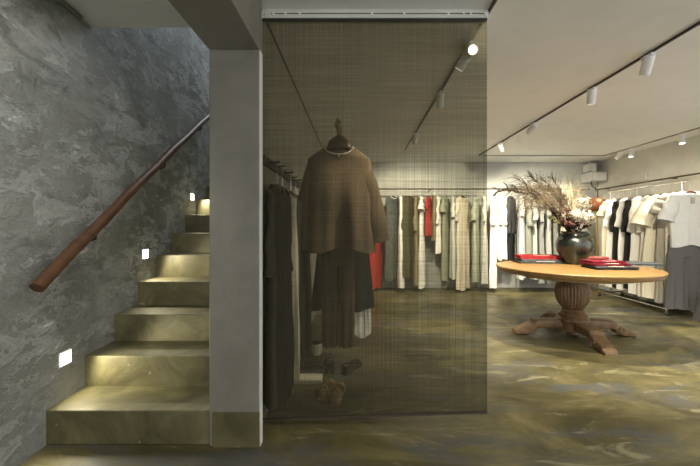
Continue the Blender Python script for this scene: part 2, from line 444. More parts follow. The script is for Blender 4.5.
q1 = [Vector((W2, y, z)) for y, z in ((-.007, zbr - .004), (.012, zbr - .004), (.012, zbr + .007), (-.007, zbr + .007))]
mb.loft([q0, q1]).build('hem_bar', M['dark'], ws, smooth=False)

# ------------------------------------------------------------------ hangers and garments
def make_hanger(mat, hook_h=.13, half=.19):
    hook = MB(); pts = []
    for i in range(13):
        a = -PI * .5 + (PI * 1.35) * i / 12
        pts.append(Vector((.018 * math.cos(a), 0, hook_h - .012 + .018 * math.sin(a) - .0)))
    pts = [Vector((0, 0, 0)), Vector((0, 0, hook_h * .5))] + [Vector((0, 0, hook_h - .03))] + pts
    hook.tube(pts, .0028, 6)
    bar = MB()
    pts = [Vector((x, 0, -.012 - .052 * (abs(x) / half) ** 1.2)) for x in [half * (-1 + i / 8) for i in range(17)]]
    bar.tube(pts, [.007 + .008 * (1 - abs(p.x) / half) for p in pts], 8)
    return hook, bar
HANG = {}
def hanger(loc, yaw, label, matk='hanger', group='wooden clothes hangers', hook_h=.13, half=.19):
    key = (matk, hook_h, half)
    label = ' '.join(label.split()[:16]); t = thing('clothes_hanger', label, 'hanger', loc, yaw, group)
    if key not in HANG:
        hk, br = make_hanger(M[matk], hook_h, half)
        h = hk.build('hook', M['chrome'], t); b = br.build('shoulder_bar', M[matk], t)
        HANG[key] = (h, b)
    else:
        for o in HANG[key]:
            c = o.copy(); COL.objects.link(c); c.parent = t
    return t

def smooth(t): t = max(0, min(1, t)); return t * t * (3 - 2 * t)

def body_mesh(L, sw, hem, dep, neck=.075, slope=.055, fold=.015, nf=4, seed=1, dip=.05, n=56, boxy=.75, hemw=.02, chest=.95):
    r = random.Random(seed); ph = [rnd(r, 0, 6.28) for _ in range(6)]
    zs = [0, -.004, -slope * .35, -slope * .7, -slope, -slope - .025, -slope - .07, -.2] + [-.2 - (L - .2) * i / 12 for i in range(1, 13)]
    zs = [z for z in zs if z >= -L - 1e-6]
    rings = []
    for li, z in enumerate(zs):
        d = -z
        if d <= slope: a = neck + (sw - neck) * (d / slope) ** .85; b = .04 + .0 * d
        else:
            u = (d - slope) / max(.01, L - slope)
            a = sw * (1 - (1 - chest) * smooth(u * 4)) + (hem - sw * chest) * smooth(max(0, u - .08) / .92)
            b = .04 + (dep - .04) * smooth(u * 2.2)
        t = smooth((d - .08) / max(.05, L * .9))
        ring = []
        for k in range(n):
            th = 2 * PI * k / n; cx, sy = math.cos(th), math.sin(th)
            x = a * math.copysign(abs(cx) ** boxy, cx)
            y = b * math.copysign(abs(sy) ** .8, sy)
            xx = x / max(hem, .05)
            y += fold * t * (math.sin(nf * xx * 2.3 + ph[0]) + .6 * math.sin(nf * 1.9 * xx * 2.1 + ph[1])) + .004 * math.sin(9 * z + ph[2] + 4 * xx)
            zz = z + (hemw * t * math.sin(2.2 * xx * 2 + ph[3]) if li == len(zs) - 1 else 0)
            if d <= slope: zz -= dip * max(0, -sy) * (1 - d / slope)
            x += .008 * t * math.sin(7 * z + ph[4]) * (1 if cx > 0 else -1)
            ring.append(Vector((x, y, zz)))
        rings.append(ring)
    # inner turned-up hem
    last = rings[-1]; c = sum(last, Vector()) / n
    rings.append([Vector((c.x + (p.x - c.x) * .93, c.y + (p.y - c.y) * .8, p.z + .05)) for p in last])
    top = rings[0]; c0 = sum(top, Vector()) / n
    rings.insert(0, [Vector((c0.x + (p.x - c0.x) * .9, c0.y + (p.y - c0.y) * .85, p.z - .05)) for p in top])
    return MB().loft(rings)

def sleeve_mesh(side, sw, slope, sl, r0, r1, spread, seed, dep=.6):
    r = random.Random(seed * 7 + side); n = 20; rings = []
    p0 = Vector((side * (sw - r0 * .45), 0, -slope - .012)); p1 = Vector((side * (sw + spread), 0, -slope - sl))
    ph = rnd(r, 0, 6)
    for i in range(21):
        t = i / 20; p = p0.lerp(p1, t)
        rad = (r0 + (r1 - r0) * t) * (.3 + .7 * smooth(t / .22) if t < .22 else 1)
        p.x = side * (sw - .004 + (spread + r1) * (1 - (1 - t) ** 1.25) - rad)
        rings.append([p + Vector((rad * math.cos(2 * PI * k / n) * (1 + .08 * t * math.sin(3 * 2 * PI * k / n + ph)),
                                  rad * dep * (.45 + .55 * smooth(t / .4)) * math.sin(2 * PI * k / n) + .008 * math.sin(12 * t + ph),
                                  rad * .25 * side * math.cos(2 * PI * k / n) * smooth(t * 3))) for k in range(n)])
    last = rings[-1]; c = sum(last, Vector()) / n
    rings.append([c + (p - c) * .85 + Vector((0, 0, .04)) for p in last])
    return MB().loft(rings)

def neck_ring(neck, dip, n=24):
    pts = []
    for k in range(n + 1):
        th = 2 * PI * k / n
        pts.append(Vector(((neck + .004) * math.cos(th), .043 * math.sin(th), .001 - dip * max(0, -math.sin(th)))))
    return MB().tube(pts, .006, 6)

GS = [10]
def garment(name, label, cat, group, loc, yaw, ck, L, sw=.2, hem=.25, dep=.06, sleeve=None, piping=None, **kw):
    GS[0] += 1; seed = GS[0]
    t = thing(name, label, cat, loc, yaw, group)
    kw.setdefault('seed', seed); sl = kw.get('slope', .055)
    body_mesh(L, sw, hem, dep, **kw).build('body', C[ck], t, auto=80)
    if sleeve:
        for s in (-1, 1):
            sleeve_mesh(s, sw, sl, *sleeve, seed).build('sleeve', C[ck], t, auto=80)
    if piping:
        neck_ring(kw.get('neck', .075), kw.get('dip', .05)).build('neck_piping', C[piping], t)
    return t

def trousers(label, group, loc, yaw, ck, L, w=.17, legw=.1, gap=.0, dep=.05, name='hanging_trousers', fo=.012):
    GS[0] += 1; r = random.Random(GS[0]); t = thing(name, label, 'trousers', loc, yaw, group)
    n = 28
    def ring(cx, a, b, z, fo, ph):
        return [Vector((cx + a * math.copysign(abs(math.cos(2 * PI * k / n)) ** .75, math.cos(2 * PI * k / n)), b * math.sin(2 * PI * k / n) + fo * math.sin(4 * math.cos(2 * PI * k / n) * 2 + ph), z)) for k in range(n)]
    rise = min(.32, L * .3)
    MB().loft([ring(0, w, dep * .6, 0, 0, 0), ring(0, w * 1.01, dep * .65, -.04, 0, 0), ring(0, w * 1.06, dep, -rise * .6, .004, 1), ring(0, w * 1.1, dep, -rise, .006, 1)]).build('seat', C[ck], t, auto=80)
    MB().loft([ring(0, w * 1.03, dep * .72, .002, 0, 0), ring(0, w * 1.03, dep * .74, -.045, 0, 0)]).build('waistband', C[ck], t, auto=80)
    for s in (-1, 1):
        ph = rnd(r, 0, 6); rr = []
        for i in range(9):
            q = i / 8; z = -rise * .85 - (L - rise * .85) * q
            cx = s * (w * .55 + (gap + legw - w * .55) * q); a = w * .56 + (legw - w * .56) * q
            rr.append(ring(cx, a, dep * .95, z, .004 + fo * q, ph))
        rr.append([Vector((p.x * .96, p.y * .8, p.z + .04)) for p in rr[-1]])
        MB().loft(rr).build('leg', C[ck], t, auto=80)
    return t

# ---- back rail
RY = 6.3; RZ = 1.925
br = thing('clothes_rail', 'long dark metal clothes rail along the grey back wall', 'clothes rail', (2.3, RY, RZ))
MB().tube([(-2.75, 0, 0), (2.06, 0, 0)], .013, 12).build('bar', M['dark'], br)
for x in (-2.6, -.9, .7, 2.0):
    MB().tube([(x, 0, 0), (x, .4, 0)], .008, 8).build('bracket', M['dark'], br)
BK = .0188
def back(px, wpx, ybot, ck, label, cat='dress', name='hanging_dress', sleeve=None, piping=None, sw=.2, sgn=1, **kw):
    wpx *= 1.18; wv = wpx * RY / F
    if sleeve:
        q = random.Random(px); sleeve = (sleeve[0] * rnd(q, .75, 1.25), sleeve[1] * rnd(q, .9, 1.2), sleeve[2] * rnd(q, .8, 1.3), sleeve[3])
    c = max(.12, min(.95, (wv - .09) / (2 * sw)))
    yaw = sgn * math.acos(c)
    X = (px - VX) / F * RY; z0 = 1.79; L = z0 - (H - (ybot - VY) / F * RY)
    hanger((X, RY, z0 + .005), yaw, 'dark hanger inside the ' + label, 'hanger', 'hangers on the back rail', .135, .16)
    return garment(name, label, cat, 'clothes on the back rail', (X, RY, z0), yaw, ck, L, sw, kw.pop('hem', sw * 1.08), kw.pop('dep', .05), sleeve, piping, **kw)
LS = (.5, .055, .05, .03); SS = (.24, .075, .08, .04); TS = (.42, .06, .06, .03)
back(375, 12, 288, 'red', 'long red dress at the left end of the back rail, half behind the hanging blouse', sw=.19)
back(393, 17, 279, 'dotted', 'dark dotted sleeveless dress with a white neckline on the back rail', sw=.19, piping='white')
back(401, 7, 287, 'white', 'long white dress showing as a sliver right of the dotted dress')
back(409, 17, 276, 'olive', 'dark olive long-sleeved dress right of the white sliver on the back rail', sleeve=LS)
back(417, 10, 284, 'taupe', 'taupe long cardigan between the olive dress and a white one', 'cardigan', 'hanging_cardigan', LS)
back(422, 9, 286, 'white', 'long white dress just left of the short red top', sleeve=SS)
back(429, 11, 235, 'red', 'short red top hanging on the back rail', 'top', 'hanging_camisole', (.2, .06, .06, .02))
back(434.5, 8, 240, 'taupe', 'short taupe top just right of the short red top', 'top', 'hanging_camisole', sw=.18)
back(439, 10, 252, 'white', 'white shirt with long sleeves left of the sage dress on the back rail', 'shirt', 'hanging_shirt', LS)
back(446, 13, 280, 'sage', 'sage green long dress on the back rail', sleeve=SS)
back(453, 9, 277, 'pale_grey', 'pale grey long dress just left of the wide ivory robe', sleeve=TS)
back(463, 18, 289, 'ivory', 'wide ivory robe with long sleeves in the middle of the back rail', 'robe', 'hanging_robe', LS, dip=.12)
back(476, 13, 281, 'pale_sage', 'pale sage long dress just right of the wide ivory robe', sleeve=TS)
back(484, 10, 283, 'white', 'long white dress on the back rail behind the right edge of the screen', sleeve=TS)
back(493, 11, 286, 'white', 'long white dress first right of the screen edge on the back rail', sleeve=TS)
back(498, 7, 259, 'blush_white', 'off-white long shirt second right of the screen edge', 'shirt', 'hanging_shirt', LS)
back(502, 7, 258, 'white', 'white long shirt just left of the charcoal jacket', 'shirt', 'hanging_shirt', LS)
back(511.5, 16, 233, 'charcoal', 'charcoal jacket hanging on the back rail above black trousers', 'jacket', 'hanging_jacket', (.62, .06, .055, .02), dip=.14)
X = (510 - VX) / F * RY
trousers('black trousers hanging below the charcoal jacket on the back rail', 'clothes on the back rail', (X + .02, RY + .02, 1.62), 1.0, 'black', 1.62 - (H - (262 - VY) / F * RY), .15, .09)
back(521, 10, 278, 'white', 'long white dress first right of the charcoal jacket', sleeve=TS)
back(527, 9, 276, 'pale_sage', 'pale sage dress second right of the charcoal jacket', sleeve=TS)
back(533.5, 10, 279, 'white', 'long white dress third right of the charcoal jacket', sleeve=TS)
back(540, 10, 281, 'pale_grey', 'pale grey dress fourth right of the charcoal jacket', sleeve=TS)
back(547, 10, 278, 'white', 'long white dress fifth right of the charcoal jacket, above the red folded top', sleeve=TS)
back(554, 10, 279, 'pale_sage', 'pale sage dress behind the left edge of the flower vase', sleeve=TS)
back(561, 10, 277, 'ivory', 'ivory dress behind the dried flowers, nearest the right end of the back rail', sleeve=TS)

# ---- right wall rail, boxes, vent
wr = thing('wall_rail', 'dark metal hanging rail fixed high on the right wall', 'clothes rail', (4.62, 5.4, 1.93))
MB().tube([(0, -3.0, 0), (0, 1.08, 0)], .013, 12).build('bar', M['dark'], wr)
MB().tube([(0, 1.05, 0), (-.03, 1.06, -.04), (-.05, 1.06, .02), (0, 1.06, .06), (.02, 1.06, .25)], .006, 8).build('end_hook', M['dark'], wr)
for y in (-2, -.4, .95):
    MB().tube([(0, y, 0), (.15, y, 0)], .008, 8).build('bracket', M['dark'], wr)
eb = thing('electrical_box', 'large grey electrical box in the back right corner under the ceiling', 'electrical box', (4.6, 6.55, 2.08))
MB().box(-.15, .15, -.17, .145, 0, .19).build('case', M['wallg'], eb, smooth=False, bevel=.01)
MB().box(-.13, .13, -.176, -.17, .02, .17).build('cover', M['white'], eb, smooth=False, bevel=.003)
eb = thing('junction_box', 'small white junction box above the large electrical box in the corner', 'electrical box', (4.56, 6.6, 2.29))
MB().box(-.07, .07, -.1, .095, 0, .15).build('case', M['white'], eb, smooth=False, bevel=.008)
MB().tube([(0, 0, .15), (0, 0, .21)], .02).build('conduit', M['white'], eb)
tag(MB().tube([P(591, 181, 6.33), P(592, 186, 6.33), P(596, 189, 6.33), P(598, 191, 6.3), P(597.5, 198, 6.25)], .009, 8).build('power_cord', M['black']), 'black cord looping from the corner box down to the copper lamp', 'cord')
vt = thing('wall_vent', 'pale rectangular vent on the right wall above the rolling rack', 'vent', (XR, 5.78, 2.05))
MB().box(-.035, 0, -.27, .27, -.06, .06).build('frame', M['wallp'], vt, smooth=False, bevel=.004)
for i in range(4):
    MB().box(-.042, -.03, -.25, .25, -.045 + i * .026, -.037 + i * .026).build('slat', M['white'], vt, smooth=False)
# floor lamp
fl = thing('floor_lamp', 'copper dome lamp on a slim brass pole in the back right corner', 'lamp', (4.35, 6.1, 0))
MB().lathe([(.001, 0), (.13, 0), (.13, .015), (.02, .03), (.001, .03)], 32).build('base', M['brass'], fl)
MB().tube([(0, 0, .02), (0, 0, 1.52)], .014).build('pole', M['brass'], fl)
MB().lathe([(.15, 1.5), (.158, 1.52), (.16, 1.6), (.145, 1.68), (.1, 1.725), (.03, 1.745), (.004, 1.75), (.003, 1.735), (.08, 1.71), (.135, 1.66), (.15, 1.58), (.145, 1.505)], 40, cap0=False, cap1=False).build('shade', M['copper'], fl)
MB().ball((0, 0, 1.57), .03).build('bulb', M['white'], fl)

# ---- rolling rack
rk = thing('clothes_rack', 'chrome rolling clothes rack on casters along the right wall', 'clothes rack', (4.4, 5.15, 0))
y0, y1 = -.6, .68; xa, xb = -.2, .2; zb = .085
MB().tube([(0, y0 - .08, 1.82), (0, y1 + .05, 1.82)], .014, 12).build('top_bar', M['chrome'], rk)
for y in (y0, y1):
    MB().tube([(0, y, zb), (0, y, 1.82)], .014, 12).build('upright', M['chrome'], rk)
    MB().tube([(xa, y, zb), (xb, y, zb)], .014, 12).build('foot_bar', M['chrome'], rk)
for x in (xa, xb):
    MB().tube([(x, y0, zb), (x, y1, zb)], .012, 12).build('base_bar', M['chrome'], rk)
    for y in (y0, y1):
        c = MB().tube([(x - .012, y, .028), (x + .012, y, .028)], .028, 16).build('caster', M['rubber'], rk)
        MB().box(x - .018, x + .018, y - .012, y + .012, .03, zb).build('caster_fork', M['chrome'], c, smooth=False)
def rack(d, ck, label, ybot_z, sw, hem, cat='dress', name='hanging_dress', sleeve=None, xo=0, yaw=.15, dep=.055, z0=1.68, **kw):
    hanger((4.4 + xo, d, z0 + .005), yaw, 'maroon hanger inside the ' + label, 'maroon', 'hangers on the rolling rack', .14, .19)
    return garment(name, label, cat, 'clothes on the rolling rack', (4.4 + xo, d, z0), yaw, ck, z0 - ybot_z, sw, hem, dep, sleeve, **kw)
rack(5.78, 'cream', 'cream dress at the far end of the rolling rack', 0.20, .2, .24, sleeve=SS)
rack(5.66, 'white', 'long white dress near the far end of the rolling rack', 0.20, .2, .24, sleeve=TS)
rack(5.54, 'black', 'black dress furthest back on the rolling rack between white ones', 0.23, .2, .22, sleeve=LS)
rack(5.41, 'white', 'white dress between the two black dresses on the rolling rack', 0.22, .2, .23, sleeve=TS)
rack(5.29, 'black', 'black dress nearer the table, second black one on the rolling rack', 0.22, .2, .22, sleeve=LS)
rack(5.15, 'white', 'white dress just in front of the second black dress on the rolling rack', 0.20, .22, .26, sleeve=LS)
rack(5.0, 'blush_white', 'off-white dress in the middle of the rolling rack', 0.20, .2, .25, sleeve=LS)
rack(4.85, 'cream', 'wide cream short-sleeved dress on the rolling rack', .2, .26, .33, sleeve=(.4, .12, .15, .11))
rack(4.7, 'beige_grey', 'beige grey dress just behind the grey tee on the rolling rack', 0.17, .21, .24, sleeve=SS, yaw=.05)
rack(4.58, 'ivory', 'ivory long dress behind the dark grey trousers on the rolling rack', 0.26, .19, .2, yaw=0)
tee = rack(4.44, 'tee', 'sheer pale grey tee with wide sleeves at the front of the rolling rack', 0.95, .27, .27, 'tee shirt', 'hanging_tee', (.34, .1, .1, .06), xo=.0, yaw=0, dep=.05)
MB().box(-.03, .02, -.046, -.04, -.17, -.09).build('chest_pocket', C['beige_grey'], tee, smooth=False)
trousers('dark grey wide trousers hanging under the pale grey tee', 'clothes on the rolling rack', (4.38, 4.47, 1.1), 0, 'mid_grey', .98, .23, .128, .008, .05, fo=.022)
# bag at right edge
bg_ = thing('tote_bag', 'dark grey tote bag on the floor at the right edge of the photo', 'bag', (4.45, 4.28, 0))
mb = MB(); rings = []
for i in range(9):
    t = i / 8; a = .11 - .03 * t; b = .12 - .07 * t
    rings.append([Vector((a * math.copysign(abs(math.cos(2 * PI * k / 24)) ** .6, math.cos(2 * PI * k / 24)), b * math.copysign(abs(math.sin(2 * PI * k / 24)) ** .6, math.sin(2 * PI * k / 24)), .3 * t)) for k in range(24)])
mb.loft(rings).build('body', C['mid_grey'], bg_)
for s in (-1, 1):
    MB().tube([(-.05, s * .05, .29), (-.04, s * .05, .38), (0, s * .05, .41), (.04, s * .05, .38), (.05, s * .05, .29)], .007, 8).build('handle', C['mid_grey'], bg_)

# ---- left wall pegs and long coats
pr = thing('peg_board', 'dark wooden peg board fixed on the stair wall, seen through the screen', 'peg board', (XS, 2.6, 1.6))
MB().box(0, .03, -.6, .62, -.025, .025).build('board', M['dark'], pr, smooth=False, bevel=.003)
def coat(d, ck, label, L, hw, name='hanging_coat', cat='coat', off=.045, z0=1.46, dep=.05):
    p = MB().tube([(.03, d - 2.6, 0), (off + .05, d - 2.6, .004)], .006, 8).build('peg', M['dark'], pr)
    hanger((XS + off + .03, d, z0 + .005), PI / 2 - .25, 'dark hanger inside the ' + label, 'hanger', 'hangers on the peg board', .14, min(hw, .16))
    garment(name, label, cat, 'long clothes on the peg board', (XS + off + .03, d, z0), PI / 2 - .25, ck, L, hw, hw * 1.1, dep, (.5, .04, .04, .005), slope=.07, neck=.05)
coat(2.1, 'dark_coat', 'long dark coat hanging nearest the pillar behind the screen', 1.36, .1)
coat(2.24, 'dark_coat', 'long dark coat hanging second from the pillar behind the screen', 1.34, .09)
coat(2.5, 'cream', 'long cream dress hanging between the dark coats behind the screen', 1.4, .05, 'hanging_dress', 'dress', .05)
coat(2.72, 'dark_coat', 'long dark coat hanging just right of the cream dress', 1.36, .09)
coat(2.88, 'dark_coat', 'long dark coat hanging behind the left sleeve of the blouse', 1.36, .1)
coat(3.06, 'olive', 'long olive coat hanging furthest along the peg board', 1.36, .1)

# ---- display outfit
TD = 2.8
tp = P(339, 147, TD)
hg = thing('display_hanger', 'dark wooden hanger with a thick straw-wrapped hook holding the brown blouse', 'hanger', (tp.x, TD, tp.z), .0)
pts = [Vector((x, 0, -.005 - .1 * max(0, abs(x) - .07) / .185)) for x in [.2 * (-1 + i / 8) for i in range(17)]]
MB().tube(pts, [.01 + .014 * (1 - abs(p.x) / .2) for p in pts], 10).build('shoulder_bar', M['hanger'], hg)
MB().loft([[Vector((a * math.cos(2 * PI * k / 16), .02 * math.sin(2 * PI * k / 16), z)) for k in range(16)] for a, z in ((.1, .0), (.085, .05), (.04, .085), (.02, .095))]).build('hanger_block', M['hanger'], hg)
MB().tube([(.005, 0, .09), (0, 0, .15), (-.018, 0, .19), (-.01, 0, .225), (.012, 0, .2)], [.02, .022, .022, .02, .016], 12).build('hook', M['yellowwrap'], hg)
MB().tube([(-.006, 0, .22), (-.006, 0, ZC - tp.z)], .0008, 5).build('suspension_line', M['dark'], hg)
bl = thing('hanging_blouse', 'brown loose blouse with wide sleeves and a pale neckline hanging behind the screen', 'blouse', (tp.x, TD, tp.z), .0)
body_mesh(.86, .258, .3, .1, neck=.113, slope=.1, fold=.02, nf=3, seed=4, dip=.07, n=72, hemw=.025, chest=1.02).build('body', C['tunic'], bl, auto=80)
for s in (-1, 1):
    sleeve_mesh(s, .262, .1, .75 if s < 0 else .7, .085, .095, .07, 5, .55).build('sleeve', C['tunic'], bl, auto=80)
neck_ring(.115, .07).build('neck_piping', C['lining'], bl)
for i, x in enumerate((-.05, .0, .05)):
    MB().ball((x, -.05 - .0, -.085 + .02 * abs(i - 1)), .008).build('button', C['lining'], bl)
trousers('brown straight trousers hanging below the brown blouse', 'display outfit', (P(338, 240, TD).x, TD + .03, 1.16), 0, 'tunic_trouser', 1.16 - P(0, 347, TD).z, .13, .066, .003, .06)
o2 = P(343, 175, 3.35)
hanger((o2.x, 3.35, 1.72), 0, 'dark hanger of the black tunic hidden behind the brown blouse', 'hanger', None, .13, .2)
tag(MB().tube([(o2.x, 3.35, 1.845), (o2.x, 3.35, ZC)], .0009, 5).build('suspension_line', M['dark']), 'thin line holding the black tunic from the ceiling', 'line')
garment('hanging_tunic', 'black tunic hanging behind the brown blouse', 'tunic', None, (o2.x, 3.35, 1.715), 0, 'black', 1.715 - P(0, 309, 3.35).z, .22, .31, .06)
garment('hanging_skirt', 'white pleated skirt showing below the black tunic', 'skirt', None, (P(358, 0, 3.38).x, 3.38, .95), 0, 'white', .95 - P(0, 335, 3.38).z, .11, .13, .045, None, None, neck=.1, slope=.02, dip=0, nf=9, fold=.012)

# ---- plinth, pot, sandals
pl = thing('display_board', 'low cream display board on the floor beside the peg board wall', 'board', (-.4, 2.6, 0))
MB().box(-.13, .12, -.05, .06, 0, .035).build('top', C['lining'], pl, smooth=False, bevel=.006)
pt = thing('pot', 'small cream pot with a dark lid on the floor by the stair wall', 'pot', tuple(P(316, 354, 3.16)[:2]) + (0,))
MB().lathe([(.001, 0), (.045, 0), (.058, .03), (.058, .085), (.045, .105), (.001, .105)], 28).build('body', C['cream'], pt)
MB().lathe([(.001, .105), (.048, .105), (.046, .118), (.012, .122), (.001, .13)], 24).build('lid', M['dark'], pt)
def sandal(loc, rz, mat, label, group):
    t = thing('sandal', label, 'sandal', loc, rz, group)
    prof = [(0, .028), (.03, .036), (.09, .033), (.14, .034), (.19, .042), (.23, .038), (.25, .018)]
    def outline(z, k=1): return [Vector((x * k, y, z)) for y, x in prof] + [Vector((-x * k, y, z)) for y, x in reversed(prof)]
    MB().loft([outline(0), outline(.018)]).build('sole', mat, t, smooth=False)
    for y, w, h in ((.17, .043, .055), (.205, .04, .042), (.05, .036, .07)):
        n = 9; rings = []
        for i in range(n):
            a = PI * i / (n - 1)
            c = Vector((w * math.cos(a), y + .012 * math.sin(2 * a), .012 + h * math.sin(a)))
            u = Vector((math.cos(a), 0, math.sin(a)))
            rings.append([c + Vector((0, -.014, 0)), c + Vector((0, .014, 0)), c + Vector((0, .014, 0)) + u * .004, c + Vector((0, -.014, 0)) + u * .004])
        MB().loft(rings).build('strap', mat, t, smooth=True)
    MB().loft([[Vector((.036 * math.cos(a), .03 + -.034 * math.sin(a), z)) for a in [PI * i / 8 for i in range(9)]] + [Vector((.03 * math.cos(a), .03 - .028 * math.sin(a), z)) for a in [PI * i / 8 for i in range(8, -1, -1)]] for z in (.016, .075)]).build('heel_counter', mat, t)
dk = cloth('dark_leather', (.05, .035, .025), rough=.5); tn = cloth('tan_leather', (.3, .2, .1), rough=.5)
p = P(334, 372, 2.85)
sandal((p.x - .02, p.y - .12, 0), .15, dk, 'dark leather sandal under the left trouser leg', 'dark sandals')
sandal((p.x + .09, p.y - .14, 0), -.5, dk, 'dark leather sandal under the right trouser leg', 'dark sandals')
p = P(330, 400, 2.35)
sandal((p.x - .06, p.y - .04, 0), -.2, tn, 'tan leather sandal nearer the peg board wall', 'tan sandals')
sandal((p.x + .04, p.y - .1, 0), -.1, tn, 'tan leather sandal nearest the bottom of the screen', 'tan sandals')

# ------------------------------------------------------------------ round pedestal table
TX, TY = 2.40, 3.75; RT = .79
tb = thing('pedestal_table', 'round wooden table with a fluted urn pedestal and four carved feet', 'table', (TX, TY, 0))
MB().lathe([(.001, .71), (RT - .06, .71), (RT - .03, .7), (RT - .01, .715), (RT - .005, .735), (RT, .742), (RT, .753), (RT - .012, .76), (.001, .76)], 96).build('table_top', M['oak'], tb, auto=25)
MB().lathe([(RT - .2, .66), (RT - .185, .665), (RT - .18, .705), (RT - .22, .709), (RT - .225, .665)], 96, cap0=False, cap1=False).build('apron', M['oakedge'], tb)
MB().lathe([(.001, .7), (.22, .7), (.2, .64), (.13, .62), (.12, .6)], 40).build('top_block', M['brown'], tb)
MB().lathe([(x_ * .88, z_) for x_, z_ in [(.001, .62), (.12, .62), (.15, .6), (.165, .59), (.168, .575), (.185, .56), (.196, .52), (.198, .47), (.19, .41), (.17, .36), (.135, .315), (.105, .29), (.001, .288)]], 132, flute=(33, .3, .565, .01)).build('urn', M['brown'], tb, auto=60)
MB().lathe([(.001, .295), (.1, .295), (.115, .28), (.105, .262), (.125, .25), (.145, .235), (.14, .215), (.13, .205), (.16, .19), (.172, .17), (.165, .15), (.15, .14), (.15, .06), (.06, .05), (.06, .01), (.001, .01)], 48).build('base_rings', M['brown'], tb, auto=50)
def leg():
    mb = MB(); rings = []
    path = [(.10, .125, .05, .062), (.25, .127, .048, .068), (.38, .128, .045, .07), (.44, .124, .046, .072), (.455, .112, .05, .072),
            (.465, .088, .05, .066), (.5, .072, .052, .066), (.54, .055, .048, .07), (.57, .047, .042, .058), (.62, .036, .034, .06), (.655, .027, .026, .066), (.68, .016, .016, .055)]
    for (x, z, hz, hy) in path:
        ring = []
        for k in range(20):
            a = 2 * PI * k / 20; cy, cz = math.cos(a), math.sin(a)
            ring.append(Vector((x, hy * math.copysign(abs(cy) ** .3, cy), max(0.0, z + hz * math.copysign(abs(cz) ** .3, cz)))))
        rings.append(ring)
    mb.loft(rings); mb.xform(Matrix.Diagonal((.94, 1, 1, 1))); return mb
for i in range(4):
    lg = leg().build('leg', M['brown'], tb, rot=(0, 0, i * PI / 2 - .07), auto=60)
    for s in (-1, 1):
        # carved scroll on each flank
        pts = [Vector((.48 + .035 * (1 - t / 14) * math.cos(t * .9), s * .072, .075 + .035 * (1 - t / 14) * math.sin(t * .9))) for t in range(13)]
        MB().tube(pts, .009, 6).build('carved_scroll', M['brown'], lg)
    for q in range(4):
        MB().ball((.6, -.045 + q * .03, .03), .02, 10, 6, (1.9, .75, 1.1)).build('toe', M['brown'], lg)

# folded clothes
def folded(loc, rz, w, d, h, layers, ck, label, group):
    r = random.Random(int(abs(loc[0] * 1000) + h * 1e4)); t = thing('folded_garment', label, 'folded garment', loc, rz, group)
    mb = MB(); th = h / layers
    # serpentine cloth profile in y-z, extruded along x
    prof = []
    for l in range(layers):
        z = th * (l + .5)
        ys = [-d / 2 + th * .5 + (d - th) * i / 10 for i in range(11)]
        if l % 2: ys = ys[::-1]
        for i, y in enumerate(ys):
            prof.append((y, z))
        if l < layers - 1:
            s = 1 if l % 2 == 0 else -1
            prof.append((s * (d / 2), z + th * .5))
    n = 17; rings = []
    m = len(prof); pr2 = []
    for i in range(m):
        a = Vector(prof[max(i - 1, 0)]); b = Vector(prof[min(i + 1, m - 1)]); tg = (b - a).normalized()
        pr2.append((Vector(prof[i]), Vector((-tg.y, tg.x))))
    for k in range(n):
        x = -w / 2 + w * k / (n - 1); e = min(1, (1 - abs(x) / (w / 2)) * 8)
        hh = th * .46 * (.55 + .45 * math.sqrt(max(0, e)))
        up = [Vector((x + .004 * math.sin(p.y * 400 + i), p.x + .003 * math.sin(x * 40 + i), max(.0008, p.y + q.y * hh + .0025 * math.sin(x * 25 + p.x * 18) * p.y / h)) ) + Vector((0, q.x * hh, 0)) for i, (p, q) in enumerate(pr2)]
        dn = [Vector((x, p.x - q.x * hh, max(.0003, p.y - q.y * hh))) for p, q in reversed(pr2)]
        rings.append(up + dn)
    mb.loft(rings).build('cloth', C[ck], t, auto=70)
    MB().box(-w * .18, w * .18, -d / 2 + .012, -d / 2 + .03, h - .001, h + .002).build('neck_label', C['lining'] if ck not in ('slate', 'black') else C[ck], t, smooth=False)
    return t
ZT = .7605
def onT(px, py, d=None):  # point on the table plane
    dd = (H - ZT) * F / (py - VY); return P(px, py, dd)
p = onT(541, 262.5)
FG = 'folded clothes on the round table'
folded((p.x, p.y, ZT), -.1, .6, .3, .022, 2, 'charcoal', 'dark grey folded garment at the bottom of the left stack', FG)
folded((p.x, p.y + .01, ZT + .023), -.06, .54, .27, .022, 2, 'slate', 'slate grey folded garment under the red one on the table left', FG)
folded((p.x - .02, p.y + .02, ZT + .046), -.12, .5, .22, .05, 2, 'bright_red', 'bright red folded garment on top of the left stack', FG)
p = onT(609, 268.5)
folded((p.x, p.y, ZT), -.05, .42, .26, .034, 3, 'charcoal', 'dark folded garment under the crimson ones at the table front', FG)
folded((p.x - .02, p.y + .03, ZT + .035), 0, .38, .24, .022, 2, 'crimson', 'dark crimson folded garment in the middle of the front stack', FG)
folded((p.x - .02, p.y + .06, ZT + .058), 0, .36, .22, .024, 2, 'crimson', 'crimson folded garment on top of the front stack', FG)
p = onT(593, 260.5)
folded((p.x + .04, p.y + .05, ZT), .1, .28, .2, .05, 3, 'pale_red', 'pale red folded garment beside the vase behind the front stack', FG)
p = onT(641, 265.0)
folded((p.x, p.y + .03, ZT), -.35, .36, .24, .03, 3, 'slate', 'slate grey folded garment at the right end of the table', FG)

